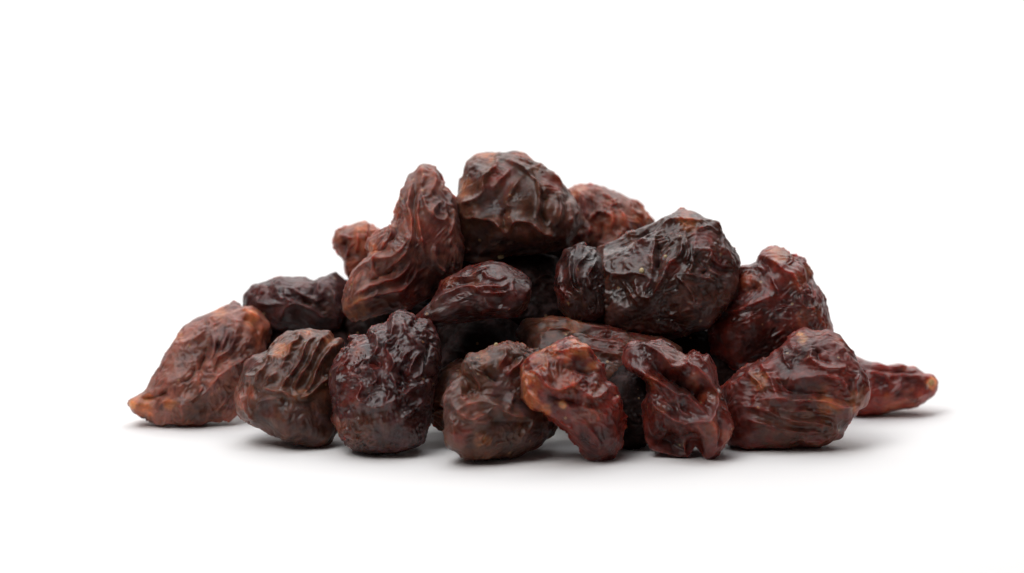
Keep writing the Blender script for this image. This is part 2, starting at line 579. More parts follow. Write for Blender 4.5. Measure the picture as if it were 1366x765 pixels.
R_('C', calm=0.5, label='dark purple raisin with a maze of tight wrinkles and a knob on its crown',
   outline=[(12, 390), (20, 330), (70, 240), (110, 200), (130, 155), (170, 155), (215, 160), (220, 115), (270, 90), (325, 85),
    (335, 30), (385, 12), (440, 40), (450, 75), (520, 75), (550, 110), (580, 180), (580, 260), (560, 350), (545, 450),
    (535, 540), (520, 620), (490, 690), (420, 730), (300, 738), (220, 742), (150, 720), (80, 660), (40, 580), (35, 500),
    (20, 440)],
   origin=(435, 410), k=3.824, center=(300, 400), thick=0.78, tilt=0.36, seed=3, base='P', mat='glossy', ang=0.8, stretch=1.2,
   wr=(1.5, 1.5, 1.7, 0.8),
   strokes=[(5, 3, 3, [(340, 30), (345, 120), (310, 200), (350, 280), (330, 340)]),
            (5, 3, 3, [(225, 120), (270, 170), (260, 230), (200, 280)]),
            (5, 3, 3, [(450, 210), (400, 250), (385, 285), (355, 245)]),
            (5, 2.6, 2.6, [(500, 225), (455, 260), (430, 320), (440, 350)]),
            (4, 2.6, 2.6, [(505, 260), (490, 330), (440, 370)]),
            (4, 3, 3, [(140, 170), (120, 260), (70, 340), (60, 440)]),
            (5, 3, 3, [(180, 320), (240, 320), (260, 370), (215, 410)]),
            (5, 3, 3, [(160, 370), (190, 400), (175, 460), (230, 500)]),
            (5, 3, 3, [(340, 330), (360, 400), (400, 440), (450, 400)]),
            (4, 3, 3, [(300, 350), (330, 430), (310, 490)]),
            (5, 6, 5, [(100, 440), (230, 505), (310, 495), (400, 445), (470, 395), (520, 385)]),
            (3.5, 3, 4, [(500, 460), (440, 530), (370, 575)]),
            (3, 3, 3, [(290, 550), (300, 590)]),
            (4, 3, 3, [(545, 100), (582, 200), (575, 290), (550, 380)]),
            (-5, 4, 4, [(530, 150), (515, 280), (510, 390)]),
            (-5, 4, 4, [(300, 260), (280, 300), (240, 270)]),
            (-5, 3, 3, [(380, 300), (400, 370), (430, 390)]),
            (4, 3, 3, [(390, 60), (410, 130), (470, 190)]),
            (-4, 3, 3, [(60, 440), (50, 520), (80, 600)])],
   blobs=[(5, 140, 280, 610)],
   patches=[('O', 165, 205, 40), ('R', 150, 440, 70), ('R', 120, 300, 60), ('O', 60, 610, 60), ('B', 200, 640, 130),
            ('R', 280, 260, 60), ('G', 530, 260, 70), ('D', 460, 600, 100)])  # D patch is shade painted low on the right

R_('D', calm=0.35, label='greyish brown raisin with a deep dimpled face in front, white speck on its top edge',
   outline=[(75, 430), (80, 360), (110, 300), (150, 255), (185, 220), (190, 150), (230, 110), (290, 110), (380, 65), (460, 55),
    (540, 60), (590, 80), (650, 75), (700, 120), (740, 200), (770, 330), (770, 460), (745, 560), (700, 620), (620, 665),
    (540, 695), (470, 718), (320, 725), (200, 710), (110, 650), (85, 580), (90, 500)],
   origin=(575, 450), k=4.5, center=(400, 400), thick=0.72, tilt=0.32, lean=0.5, seed=4, base='B', mat='satin', ang=0.5, wr=(4, 1.6, 1.1, 0.6),
   strokes=[(7, 3, 3, [(200, 130), (240, 200), (275, 260), (305, 340)]),
            (4, 3, 3, [(210, 140), (215, 190), (225, 240)]),
            (5, 3.5, 3.5, [(160, 255), (105, 350), (85, 430)]),
            (7, 5, 4, [(180, 425), (270, 390), (350, 400), (430, 440), (500, 472), (620, 470)]),
            (5, 3.5, 3.5, [(110, 380), (190, 460), (250, 490), (330, 450), (385, 405)]),
            (4, 3, 3, [(180, 300), (190, 370), (240, 350)]),
            (-5, 4, 4, [(320, 180), (370, 230), (420, 250)]),
            (5, 3, 3, [(390, 80), (450, 110), (400, 185)]),
            (5, 3, 3, [(470, 85), (545, 130), (470, 210), (440, 230)]),
            (-4, 3, 3, [(520, 110), (480, 160), (440, 190)]),
            (4, 3, 3, [(490, 330), (485, 400), (450, 425)]),
            (4, 4, 4, [(100, 450), (150, 520), (160, 610)]),
            (4, 4, 4, [(250, 510), (320, 500), (360, 470)]),
            (3, 3, 3, [(330, 560), (300, 600), (330, 640)]),
            (-3, 4, 4, [(360, 500), (460, 500), (600, 500)]),
            (4, 3, 3, [(610, 470), (590, 530), (530, 600)])],
   blobs=[(-9, 70, 250, 300), (-9, 100, 450, 310), (-5, 60, 360, 210), (5, 130, 400, 590), (-4, 60, 560, 400)],
   patches=[('A', 320, 130, 35), ('A', 310, 600, 45), ('M', 110, 400, 80), ('G', 440, 300, 100), ('G', 540, 400, 70),
            ('M', 240, 440, 90), ('D', 620, 570, 120), ('R', 180, 590, 60), ('R', 460, 170, 50)])  # lower right darkened by a painted shade patch (D)

R_('E', tone=1.15, calm=0.5, label='bright orange red raisin with an arched top at the front middle',
   outline=[(45, 250), (55, 190), (110, 130), (190, 80), (260, 55), (350, 38), (400, 55), (460, 100), (490, 150), (522, 180),
    (528, 230), (540, 280), (580, 300), (612, 350), (632, 420), (634, 500), (636, 580), (634, 650), (590, 715), (520, 740),
    (450, 722), (400, 670), (370, 630), (310, 570), (240, 510), (180, 470), (100, 420), (50, 380), (40, 320)],
   origin=(685, 445), k=4.372, center=(350, 360), thick=0.9, tilt=0.12, lean=0.25, seed=5, base='R', mat='clear', ang=-0.6, wr=(4, 1.7, 1.2, 0.6),
   strokes=[(7, 4, 2.4, [(115, 205), (160, 250), (210, 310), (270, 320), (350, 290), (410, 250)]),
            (6, 5, 4, [(370, 300), (420, 350), (480, 370), (560, 310)]),
            (4, 3, 3, [(190, 440), (280, 500), (350, 550), (375, 620)]),
            (5, 3, 3, [(430, 420), (470, 470), (480, 510)]),
            (-5, 5, 5, [(300, 190), (400, 205), (490, 230)]),
            (4, 5, 4, [(170, 95), (290, 100), (400, 85), (460, 120)]),
            (4, 3, 3, [(560, 300), (600, 360), (560, 400)]),
            (-5, 4, 5, [(190, 350), (310, 390), (410, 395)]),
            (3, 3, 3, [(290, 380), (330, 430), (420, 430), (520, 480)]),
            (3, 3, 3, [(420, 530), (480, 600), (500, 680)]),
            (3, 3, 3, [(560, 470), (590, 560), (570, 660)]),
            (3, 3, 3, [(80, 250), (100, 330), (160, 390)])],
   blobs=[(4, 100, 150, 300), (-4, 60, 400, 210), (4, 80, 480, 600)],
   patches=[('A', 75, 260, 85), ('A', 190, 105, 85), ('A', 400, 80, 75), ('A', 90, 370, 60), ('A', 180, 435, 40),
            ('O', 280, 250, 120), ('M', 470, 330, 70), ('A', 480, 180, 40), ('P', 500, 610, 110), ('M', 420, 470, 70),
            ('T', 285, 410, 20)])

R_('F', calm=0.3, label='twisted dark red raisin with a deep open fold down its face in front',
   outline=[(45, 190), (60, 130), (90, 100), (170, 90), (250, 75), (320, 110), (390, 160), (440, 128), (490, 165), (520, 150),
    (550, 230), (575, 320), (600, 400), (630, 500), (665, 560), (640, 600), (600, 650), (570, 705), (520, 735), (478, 715),
    (452, 650), (430, 655), (405, 728), (300, 718), (210, 680), (170, 620), (165, 520), (160, 430), (180, 370), (175, 310), (130, 270), (80, 245)],
   origin=(820, 435), k=4.135, center=(370, 400), thick=0.78, tilt=0.22, seed=6, base='R', mat='glossy', ang=-0.8, wr=(3, 1.1, 0.8, 0.5),
   strokes=[(7, 5, 3.4, [(100, 120), (180, 115), (260, 165), (320, 222), (390, 215), (410, 190)]),
            (8, 3.0, 3.6, [(85, 215), (170, 262), (260, 315), (330, 370), (380, 372), (440, 425), (510, 500)]),
            (8, 4.5, 3.0, [(400, 180), (460, 250), (520, 320), (552, 400), (540, 480), (510, 520)]),
            (-17, 10, 9, [(180, 190), (280, 265), (380, 315), (450, 370), (500, 440)]),
            (-5, 6, 6, [(240, 370), (310, 430), (430, 480)]),
            (7, 4, 3, [(195, 320), (208, 420), (290, 492), (370, 530), (450, 520), (525, 530), (548, 620), (530, 710)]),
            (-7, 4, 4, [(560, 500), (575, 580), (560, 660)]),
            (4, 3, 3, [(570, 320), (592, 420), (650, 550)]),
            (5, 3, 3, [(440, 135), (480, 200), (560, 310)]),
            (-4, 4, 4, [(400, 150), (440, 210), (500, 270)]),
            (4, 2.5, 2.5, [(340, 420), (360, 470), (420, 490)]),
            (3, 2.5, 2.5, [(230, 400), (280, 420), (320, 470)])],
   blobs=[(-26, 140, 270, 650), (-10, 60, 430, 630)],
   patches=[('O', 190, 310, 40), ('O', 510, 580, 65), ('O', 530, 380, 40), ('O', 600, 600, 45), ('O', 250, 450, 40),
            ('P', 150, 160, 90), ('D', 370, 320, 90), ('D', 300, 620, 130), ('M', 330, 140, 70), ('O', 440, 290, 40),  # D patches paint shade into the open fold and lower hollow
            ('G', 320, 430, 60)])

R_('G', calm=0.45, label='wide reddish brown raisin with layered wrinkles low on its side at the right front',
   outline=[(30, 400), (60, 330), (150, 250), (250, 220), (340, 180), (390, 130), (450, 80), (510, 50), (570, 60), (640, 50),
    (700, 80), (760, 130), (800, 190), (850, 270), (855, 350), (862, 420), (830, 480), (785, 520), (770, 560), (720, 590),
    (690, 640), (620, 680), (480, 700), (300, 712), (150, 718), (60, 700), (35, 600), (25, 500)],
   origin=(955, 430), k=4.248, center=(450, 410), thick=0.68, tilt=0.30, seed=7, base='R', mat='satin', ang=-0.1, stretch=2.2,
   wr=(4, 1.5, 1.1, 0.6),
   strokes=[(8, 4, 5, [(220, 440), (350, 430), (450, 440), (560, 440), (700, 472), (810, 470)]),
            (-6, 8, 8, [(330, 330), (420, 380), (520, 400), (660, 395)]),
            (5, 4, 4, [(440, 320), (560, 305), (680, 330), (740, 400)]),
            (4, 4, 3, [(330, 290), (370, 360), (430, 400)]),
            (5, 4, 4, [(540, 120), (530, 210), (600, 270), (700, 270)]),
            (5, 3, 3, [(800, 280), (775, 350), (790, 430)]),
            (3, 3, 3, [(835, 260), (850, 350), (830, 430)]),
            (4, 3, 3, [(680, 170), (720, 160), (740, 230)]),
            (4, 3, 3, [(110, 470), (260, 490), (400, 545), (560, 565), (660, 600)]),
            (4, 3, 3, [(140, 540), (300, 580), (450, 615), (610, 615)]),
            (3, 2, 2, [(450, 665), (560, 660), (640, 640)]),
            (3, 2.5, 2.5, [(300, 480), (420, 500), (560, 500), (680, 530)]),
            (4, 3, 3, [(160, 290), (220, 330), (270, 410)]),
            (4, 3, 3, [(245, 240), (300, 320), (330, 420)]),
            (-5, 4, 4, [(570, 140), (580, 200), (650, 230)]),
            (4, 3, 3, [(390, 140), (380, 200), (420, 270)])],
   blobs=[(-5, 70, 440, 220), (5, 90, 640, 300)],
   patches=[('A', 600, 455, 85), ('A', 790, 440, 70), ('O', 720, 90, 60), ('T', 490, 95, 28), ('P', 430, 200, 90),
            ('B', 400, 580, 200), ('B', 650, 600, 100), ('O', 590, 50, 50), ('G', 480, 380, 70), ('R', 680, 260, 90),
            ('A', 230, 330, 50)])

R_('H', tone=1.6, calm=0.5, label='small flat red raisin lying alone at the far right with pale stem end',
   outline=[(100, 45), (220, 100), (330, 120), (480, 155), (600, 135), (680, 180), (780, 190), (840, 230), (880, 262), (960, 265),
    (1008, 330), (1010, 420), (980, 480), (870, 560), (780, 600), (600, 645), (400, 690), (200, 710), (60, 720), (-40, 640),
    (-60, 400), (-20, 200), (40, 80)],
   origin=(1130, 470), k=8.5, center=(440, 420), thick=0.85, tilt=0.25, seed=8, base='R', mat='clear', ang=-0.15, stretch=2.5,
   wr=(2, 0.8, 0.5, 0.3),
   strokes=[(3, 2, 2, [(230, 230), (330, 235), (420, 290), (470, 400)]),
            (3, 2.4, 2, [(560, 250), (700, 262), (850, 275)]),
            (3, 2.4, 2.4, [(230, 110), (450, 170), (620, 165), (800, 205)]),
            (-3, 2, 2, [(220, 190), (450, 205), (640, 215), (820, 238)]),
            (2.5, 2, 2, [(470, 470), (560, 400), (590, 300)]),
            (-3, 3, 3, [(290, 320), (400, 370)]),
            (2, 3, 3, [(530, 510), (700, 520), (900, 470)]),
            (-3, 2, 2, [(905, 290), (890, 430)])],
   blobs=[(-4, 40, 520, 295)],
   patches=[('T', 955, 340, 60), ('P', 350, 340, 120), ('O', 500, 620, 130), ('M', 640, 160, 70), ('M', 690, 500, 120)])

# ------------------------------------------------------------------ second layer
R_('I', calm=0.45, label='dark plum raisin lying crosswise at the left, behind the fan folded raisin',
   outline=[(35, 410), (60, 300), (120, 210), (250, 190), (320, 160), (450, 145), (600, 148), (680, 180), (780, 140), (880, 95),
    (960, 140), (1010, 180), (1060, 300), (1020, 480), (950, 600), (800, 690), (500, 680), (350, 640), (200, 580), (90, 500)],
   origin=(320, 350), k=6.956, center=(540, 390), thick=0.85, tilt=0.35, y=0.014, seed=9, base='P', mat='satin', ang=-0.3,
   wr=(3, 1.1, 0.8, 0.5),
   strokes=[(4, 3, 3, [(205, 290), (180, 370), (240, 385), (350, 392), (450, 405)]),
            (3.5, 2.5, 2.5, [(340, 215), (370, 300), (425, 370)]),
            (3.5, 2.5, 2.5, [(430, 240), (440, 340), (500, 390)]),
            (4, 3, 3, [(460, 235), (560, 290), (700, 340), (745, 385)]),
            (5, 4, 3, [(370, 560), (420, 460), (500, 400), (600, 405), (700, 455), (780, 512), (920, 510)]),
            (-5, 3, 3, [(685, 180), (680, 320)]),
            (4, 3, 3, [(735, 190), (730, 260), (765, 330)]),
            (4, 3, 3, [(860, 270), (890, 380), (945, 460)]),
            (-4, 3, 3, [(270, 215), (300, 280), (330, 350)]),
            (3, 2.5, 2.5, [(205, 195), (210, 300)]),
            (-4, 4, 4, [(600, 370), (690, 380)])],
   blobs=[(4, 110, 880, 210), (3, 80, 560, 210), (-5, 120, 300, 480)],
   patches=[('R', 255, 270, 60), ('R', 170, 300, 60), ('R', 560, 190, 80), ('B', 640, 390, 60), ('B', 830, 440, 70),
            ('G', 840, 320, 90), ('D', 600, 600, 250)])  # wide D patch paints a shaded underside

R_('J', tone=1.1, calm=0.7, label='small amber raisin peeking out at the back left beside the tall hooked raisin',
   outline=[(30, 300), (60, 190), (130, 155), (220, 140), (300, 105), (400, 88), (440, 140), (550, 190), (680, 250), (720, 400),
    (660, 600), (520, 760), (330, 800), (215, 770), (190, 700), (160, 530), (90, 450), (50, 380)],
   origin=(440, 285), k=8.5, center=(370, 430), thick=0.95, tilt=0.2, y=0.02, seed=10, base='O', mat='matte', ang=1.2, wr=(3, 1.0, 0.8, 0.5),
   strokes=[(3.5, 2.5, 2, [(205, 520), (210, 410), (285, 325)]),
            (3, 2, 2, [(90, 260), (190, 265), (245, 310)]),
            (3, 2, 2, [(330, 230), (325, 350), (300, 450)]),
            (-3, 2.5, 2.5, [(170, 330), (180, 430)]),
            (3, 2, 2, [(400, 100), (420, 200), (400, 330)])],
   blobs=[(-3, 60, 180, 330)],
   patches=[('A', 340, 130, 110), ('A', 90, 220, 80), ('R', 170, 240, 50), ('O', 400, 400, 120), ('P', 170, 390, 60)])

R_('K', tone=1, calm=0.45, label='tall hooked brown raisin with a narrow ragged tip standing up left of the peak',
   outline=[(28, 640), (30, 600), (58, 560), (70, 520), (100, 490), (150, 455), (160, 430), (138, 405), (145, 380), (180, 340),
    (245, 310), (265, 250), (270, 225), (285, 190), (300, 130), (318, 75), (350, 60), (370, 25), (400, 25), (440, 45),
    (460, 75), (465, 110), (500, 150), (530, 190), (548, 260), (562, 350), (572, 430), (560, 520), (490, 590), (400, 650),
    (330, 690), (230, 700), (100, 735), (50, 715), (35, 690)],
   origin=(450, 210), k=3.4, center=(345, 430), thick=0.62, tilt=0.30, y=0.004, seed=11, base='M', mat='matte', ang=1.3, stretch=2.0,
   wr=(2.0, 1.7, 1.2, 0.7),
   strokes=[(6, 3, 2.6, [(345, 90), (325, 200), (342, 300), (335, 400), (300, 460), (240, 510)]),
            (4, 2.4, 2.4, [(312, 110), (298, 200), (325, 270)]),
            (5, 2.6, 2.6, [(380, 130), (366, 250), (378, 350), (400, 440)]),
            (5, 4, 4, [(65, 560), (120, 500), (190, 475), (270, 450), (325, 385), (322, 330)]),
            (5, 3, 4, [(70, 645), (140, 600), (200, 570), (280, 545), (345, 480)]),
            (5, 3, 4, [(40, 690), (130, 645), (220, 615), (300, 595), (360, 545)]),
            (4, 2.6, 2.6, [(210, 430), (172, 490), (185, 540), (240, 560)]),
            (-5, 3, 3, [(280, 500), (230, 530), (150, 570)]),
            (-5, 3, 3, [(252, 270), (275, 340), (240, 400)]),
            (5, 3, 3, [(247, 305), (250, 360), (205, 425)]),
            (4, 2.4, 2.4, [(470, 200), (430, 250), (440, 285), (490, 285), (485, 220)]),
            (4, 2.4, 2.4, [(385, 150), (400, 230), (445, 290)]),
            (4, 3, 3, [(500, 170), (522, 270), (510, 380)]),
            (4, 3, 3, [(445, 400), (455, 480), (520, 540)]),
            (4, 3, 3, [(370, 30), (390, 90), (370, 140)]),
            (4, 3, 3, [(430, 50), (440, 110), (420, 170)]),
            (-5, 4, 4, [(355, 120), (350, 250), (360, 400)]),
            (-4, 3, 3, [(180, 430), (230, 420), (240, 360)])],
   blobs=[(9, 110, 270, 420), (7, 110, 130, 620), (-8, 120, 440, 560), (5, 70, 430, 230)],
   patches=[('A', 90, 710, 70), ('O', 390, 50, 60), ('O', 350, 320, 50), ('R', 430, 350, 90), ('R', 330, 600, 110),
            ('P', 470, 220, 60), ('D', 460, 560, 110), ('A', 170, 420, 30), ('O', 250, 280, 40)])  # D patch is painted shade at the right foot

R_('L', tone=0.6, calm=0.2, label='smooth dark red raisin arched in the middle of the heap below the peak',
   outline=[(20, 490), (100, 430), (180, 320), (230, 220), (330, 150), (420, 100), (540, 75), (600, 65), (720, 78), (800, 120),
    (900, 170), (935, 230), (925, 340), (880, 430), (780, 480), (620, 500), (450, 520), (300, 540), (130, 560), (20, 530)],
   origin=(550, 340), k=5.882, center=(520, 320), thick=1.0, tilt=0.5, y=-0.007, seed=12, base='R', mat='glossy', ang=0.1, stretch=2.2,
   wr=(3, 0.9, 0.6, 0.4),
   strokes=[(5, 4, 4, [(20, 490), (150, 400), (260, 320), (400, 262), (560, 270), (700, 262), (785, 185)]),
            (4, 2.6, 3, [(545, 145), (600, 190), (680, 208), (745, 180)]),
            (4, 3, 3, [(455, 250), (600, 320), (770, 290)]),
            (3.5, 3, 3, [(560, 330), (620, 410), (800, 412)]),
            (4, 4, 4, [(300, 190), (430, 180), (540, 150), (600, 100)]),
            (-4, 4, 4, [(240, 280), (400, 225), (540, 215)]),
            (3, 2, 2, [(790, 190), (780, 280), (810, 340)]),
            (3, 3, 3, [(860, 190), (920, 230), (870, 330)])],
   blobs=[(-9, 130, 420, 520), (4, 120, 650, 130)],
   patches=[('O', 290, 220, 60), ('O', 500, 230, 60), ('D', 480, 560, 230), ('P', 860, 250, 80), ('M', 170, 400, 70),  # D puts underside shade into the skin colour
            ('D', 840, 450, 130)])  # second patch of painted shade, at the lower right

R_('M', calm=0.5, label='long flat amber brown raisin wedged behind the orange red and twisted raisins',
   outline=[(688, 445), (698, 428), (735, 421), (790, 430), (830, 439), (880, 447), (908, 465), (905, 500), (860, 525), (800, 530),
    (740, 510), (700, 475)],
   thick=0.75, tilt=0.7, y=-0.008, seed=13, base='B', mat='satin', ang=-0.15, stretch=2.0, wr=(3, 0.9, 0.7, 0.4),
   strokes=[(4, 3, 3, [(698, 430), (750, 429), (800, 440), (860, 452)]),
            (4, 3, 3, [(720, 445), (750, 437), (790, 452), (840, 462)]),
            (3, 3, 3, [(760, 440), (770, 460), (830, 475)]),
            (-4, 3, 3, [(740, 437), (790, 446), (830, 452)])],
   patches=[('A', 725, 430, 18), ('A', 765, 434, 15), ('R', 810, 450, 30), ('R', 870, 465, 30), ('D', 720, 470, 30)])  # D patch darkens the lower left as painted shade

R_('Q', calm=0.45, label='rounded ruby red raisin with an orange crown high on the right shoulder',
   outline=[(130, 520), (150, 420), (200, 310), (260, 220), (310, 150), (420, 112), (422, 80), (450, 45), (530, 25), (590, 40),
    (640, 80), (700, 100), (745, 165), (742, 200), (780, 270), (825, 400), (845, 510), (790, 590), (640, 690), (450, 740),
    (270, 730), (150, 640)],
   origin=(915, 325), k=4.37, center=(490, 380), thick=0.78, tilt=0.35, y=0.002, seed=14, base='R', mat='clear', ang=0.4,
   wr=(4, 1.4, 1.0, 0.5),
   strokes=[(5, 4, 4, [(170, 395), (280, 392), (380, 352), (490, 310)]),
            (4, 3, 3, [(195, 340), (220, 270), (300, 175)]),
            (5, 4, 4, [(300, 170), (400, 145), (475, 165)]),
            (-5, 5, 5, [(260, 330), (330, 270), (440, 240)]),
            (5, 4, 4, [(440, 80), (500, 115), (560, 175), (620, 205), (652, 300), (690, 365)]),
            (4, 3, 3, [(640, 90), (680, 200), (700, 300), (725, 385)]),
            (4, 3, 3, [(742, 190), (728, 300), (760, 410)]),
            (-4, 3, 3, [(710, 150), (720, 240), (715, 330)]),
            (4, 3, 3, [(640, 330), (690, 375), (730, 385), (720, 470)]),
            (3, 3, 3, [(480, 190), (520, 280), (560, 350)]),
            (-4, 4, 4, [(425, 95), (470, 130), (500, 180)]),
            (3, 3, 3, [(780, 300), (770, 420), (800, 500)])],
   blobs=[(5, 80, 350, 450), (5, 80, 550, 85), (-8, 130, 480, 560)],
   patches=[('O', 370, 215, 70), ('A', 550, 55, 75), ('O', 690, 420, 70), ('A', 725, 150, 40), ('D', 420, 580, 200),  # D patch paints shade across the lower face
            ('O', 640, 230, 60), ('P', 430, 150, 60), ('P', 560, 280, 70), ('G', 220, 400, 40), ('O', 800, 500, 50)])

# ------------------------------------------------------------------ top of the heap
R_('P', tone=1.15, calm=0.35, label='large blackish raisin with sharp glossy folds at the upper right of the heap',
   outline=[(5, 380), (60, 290), (140, 215), (250, 150), (360, 105), (450, 85), (510, 60), (545, 25), (620, 35), (700, 60),
    (760, 95), (790, 170), (840, 230), (865, 300), (872, 380), (860, 460), (810, 580), (700, 690), (500, 745), (300, 735),
    (120, 690), (20, 550)],
   origin=(780, 275), k=4.25, center=(460, 400), thick=0.80, tilt=0.40, y=0.001, seed=15, base='W', mat='glossy', ang=0.5,
   wr=(4, 1.5, 1.3, 0.6),
   strokes=[(5, 3, 4, [(105, 275), (140, 220), (280, 150), (430, 100), (525, 65)]),
            (-6, 4, 4, [(170, 230), (330, 158), (470, 108)]),
            (7, 2.6, 6, [(240, 280), (330, 200), (430, 125), (540, 92), (640, 90), (740, 85)]),
            (4, 3, 3, [(400, 160), (380, 270), (368, 400), (320, 515)]),
            (8, 4, 3, [(545, 190), (530, 270), (470, 330), (420, 430), (365, 515)]),
            (5, 3, 4, [(108, 275), (120, 365), (190, 392), (280, 385), (390, 425)]),
            (-6, 5, 5, [(410, 200), (420, 300), (390, 380)]),
            (4, 3, 3, [(270, 395), (290, 490), (335, 522), (370, 515)]),
            (5, 2.6, 2.6, [(555, 170), (580, 270), (560, 330)]),
            (5, 2.6, 2.6, [(600, 250), (700, 270), (680, 330), (720, 390), (810, 405)]),
            (4, 2.6, 2.6, [(615, 190), (600, 330), (570, 380)]),
            (4, 2.6, 2.6, [(700, 290), (760, 330), (850, 355)]),
            (5, 3, 3, [(545, 385), (650, 405), (770, 445)]),
            (5, 3, 3, [(515, 400), (580, 480), (605, 540)]),
            (5, 3, 3, [(700, 75), (762, 150), (785, 250), (860, 360)]),
            (-5, 3, 3, [(620, 300), (680, 360), (650, 390)]),
            (3, 3, 3, [(620, 140), (700, 130), (760, 170)]),
            (-4, 3, 3, [(690, 310), (760, 350), (820, 370)]),
            (3, 3, 3, [(210, 250), (150, 320), (170, 370)]),
            (4, 3, 3, [(200, 420), (240, 480), (290, 560)])],
   blobs=[(-6, 70, 220, 460), (-8, 120, 480, 600), (3, 80, 700, 180)],
   patches=[('A', 595, 115, 50), ('R', 500, 350, 50), ('O', 570, 45, 45), ('R', 660, 190, 70), ('R', 760, 320, 60),
            ('B', 250, 190, 50), ('B', 690, 80, 60), ('P', 320, 260, 80), ('P', 330, 440, 50)])

R_('S', calm=0.5, label='small black raisin with looping shiny wrinkles tucked left of the large blackish one',
   outline=[(38, 500), (52, 440), (95, 365), (165, 330), (250, 355), (300, 420), (330, 560), (300, 700), (220, 745), (120, 725),
    (60, 650)],
   origin=(730, 240), k=3.827, center=(180, 540), thick=0.95, tilt=0.25, y=-0.002, seed=16, base='D', mat='glossy', ang=1.4,
   wr=(2.5, 1.2, 0.9, 0.4),
   strokes=[(5, 2.4, 2.4, [(118, 370), (118, 480), (138, 560), (190, 605)]),
            (5, 2.4, 2.4, [(200, 385), (150, 450), (158, 540), (190, 600)]),
            (4, 2.4, 2.4, [(245, 420), (205, 490), (220, 570)]),
            (-4, 2.4, 2.4, [(135, 400), (135, 520), (165, 570)]),
            (3, 2, 2, [(60, 440), (70, 540), (120, 620)])],
   patches=[('R', 60, 470, 45), ('G', 180, 470, 60), ('R', 70, 580, 50), ('B', 160, 600, 40)])

R_('N', tone=1.1, calm=0.3, label='big lobed brown raisin with broad creases forming the peak of the heap',
   outline=[(48, 270), (70, 190), (95, 150), (108, 80), (150, 45), (250, 35), (300, 38), (340, 28), (410, 40), (440, 82),
    (500, 110), (560, 150), (602, 200), (640, 250), (682, 320), (692, 390), (670, 440), (620, 500), (540, 540), (430, 560),
    (300, 570), (160, 600), (75, 570), (45, 480), (40, 370)],
   origin=(595, 195), k=3.826, center=(350, 320), thick=0.85, tilt=0.38, y=0.011, seed=17, base='B', mat='satin', ang=-0.7,
   wr=(3.5, 1.2, 0.8, 0.5),
   strokes=[(6, 4, 4, [(45, 300), (130, 292), (195, 245), (200, 185), (255, 110), (270, 50)]),
            (8, 7, 2.4, [(270, 65), (350, 100), (420, 150), (465, 210), (474, 300), (460, 370)]),
            (-7, 4, 4, [(430, 110), (470, 180), (490, 250), (490, 330)]),
            (5, 4, 4, [(440, 90), (520, 140), (590, 215)]),
            (5, 3.5, 3.5, [(385, 165), (340, 230), (308, 290), (330, 335)]),
            (7, 5, 2.6, [(105, 372), (180, 378), (250, 400), (302, 460)]),
            (7, 6, 3, [(315, 440), (350, 392), (430, 402), (500, 450), (570, 462)]),
            (-6, 4, 4, [(300, 310), (295, 380), (305, 440)]),
            (5, 4, 4, [(560, 230), (580, 320), (560, 430)]),
            (5, 4, 4, [(630, 250), (655, 340), (600, 410)]),
            (-5, 4, 4, [(530, 240), (490, 330), (520, 420)]),
            (-3, 3, 3, [(610, 260), (620, 340)]),
            (3, 3, 3, [(130, 90), (170, 120), (150, 200)]),
            (3, 3, 3, [(330, 130), (270, 190), (230, 230)]),
            (3, 3, 3, [(310, 520), (350, 500)])],
   blobs=[(5, 70, 150, 140), (-7, 75, 265, 275), (-17, 110, 170, 520), (-12, 130, 440, 590), (5, 80, 400, 250),
          (4, 60, 620, 330)],
   patches=[('A', 200, 55, 70), ('A', 85, 210, 50), ('P', 170, 110, 60), ('G', 250, 290, 80), ('R', 280, 160, 70),
            ('D', 170, 540, 150), ('D', 440, 590, 160), ('O', 400, 55, 45), ('O', 580, 180, 50), ('M', 600, 340, 80),  # both D patches paint shade into the hollows under the lobes
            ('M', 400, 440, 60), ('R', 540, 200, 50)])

R_('O', tone=1.1, calm=0.6, label='rough amber edged raisin at the back, right behind the peak raisin',
   outline=[(90, 60), (150, 28), (220, 33), (320, 52), (370, 65), (420, 100), (460, 118), (500, 168), (530, 222), (520, 320),
    (420, 410), (280, 440), (160, 420), (70, 340), (30, 220), (50, 120)],
   origin=(730, 240), k=3.827, center=(280, 230), thick=0.8, tilt=0.35, y=0.022, seed=18, base='M', mat='matte', ang=-0.8,
   wr=(3.5, 1.8, 1.2, 0.6),
   strokes=[(5, 3, 3, [(250, 50), (330, 110), (372, 170), (400, 240), (425, 262)]),
            (5, 3, 3, [(205, 220), (250, 160), (320, 195), (320, 270)]),
            (5, 3.5, 3.5, [(145, 50), (190, 120), (205, 200)]),
            (4, 3, 3, [(220, 230), (200, 300), (210, 330)]),
            (4, 3, 3, [(285, 360), (340, 310), (375, 265)]),
            (-4, 3, 3, [(220, 90), (240, 140), (220, 180)]),
            (-4, 3, 3, [(270, 210), (280, 270), (260, 320)]),
            (3, 3, 3, [(400, 100), (450, 170), (500, 215)])],
   patches=[('A', 500, 190, 75), ('A', 130, 55, 60), ('O', 430, 140, 60), ('O', 360, 210, 60), ('R', 170, 130, 60),
            ('O', 260, 210, 50)])

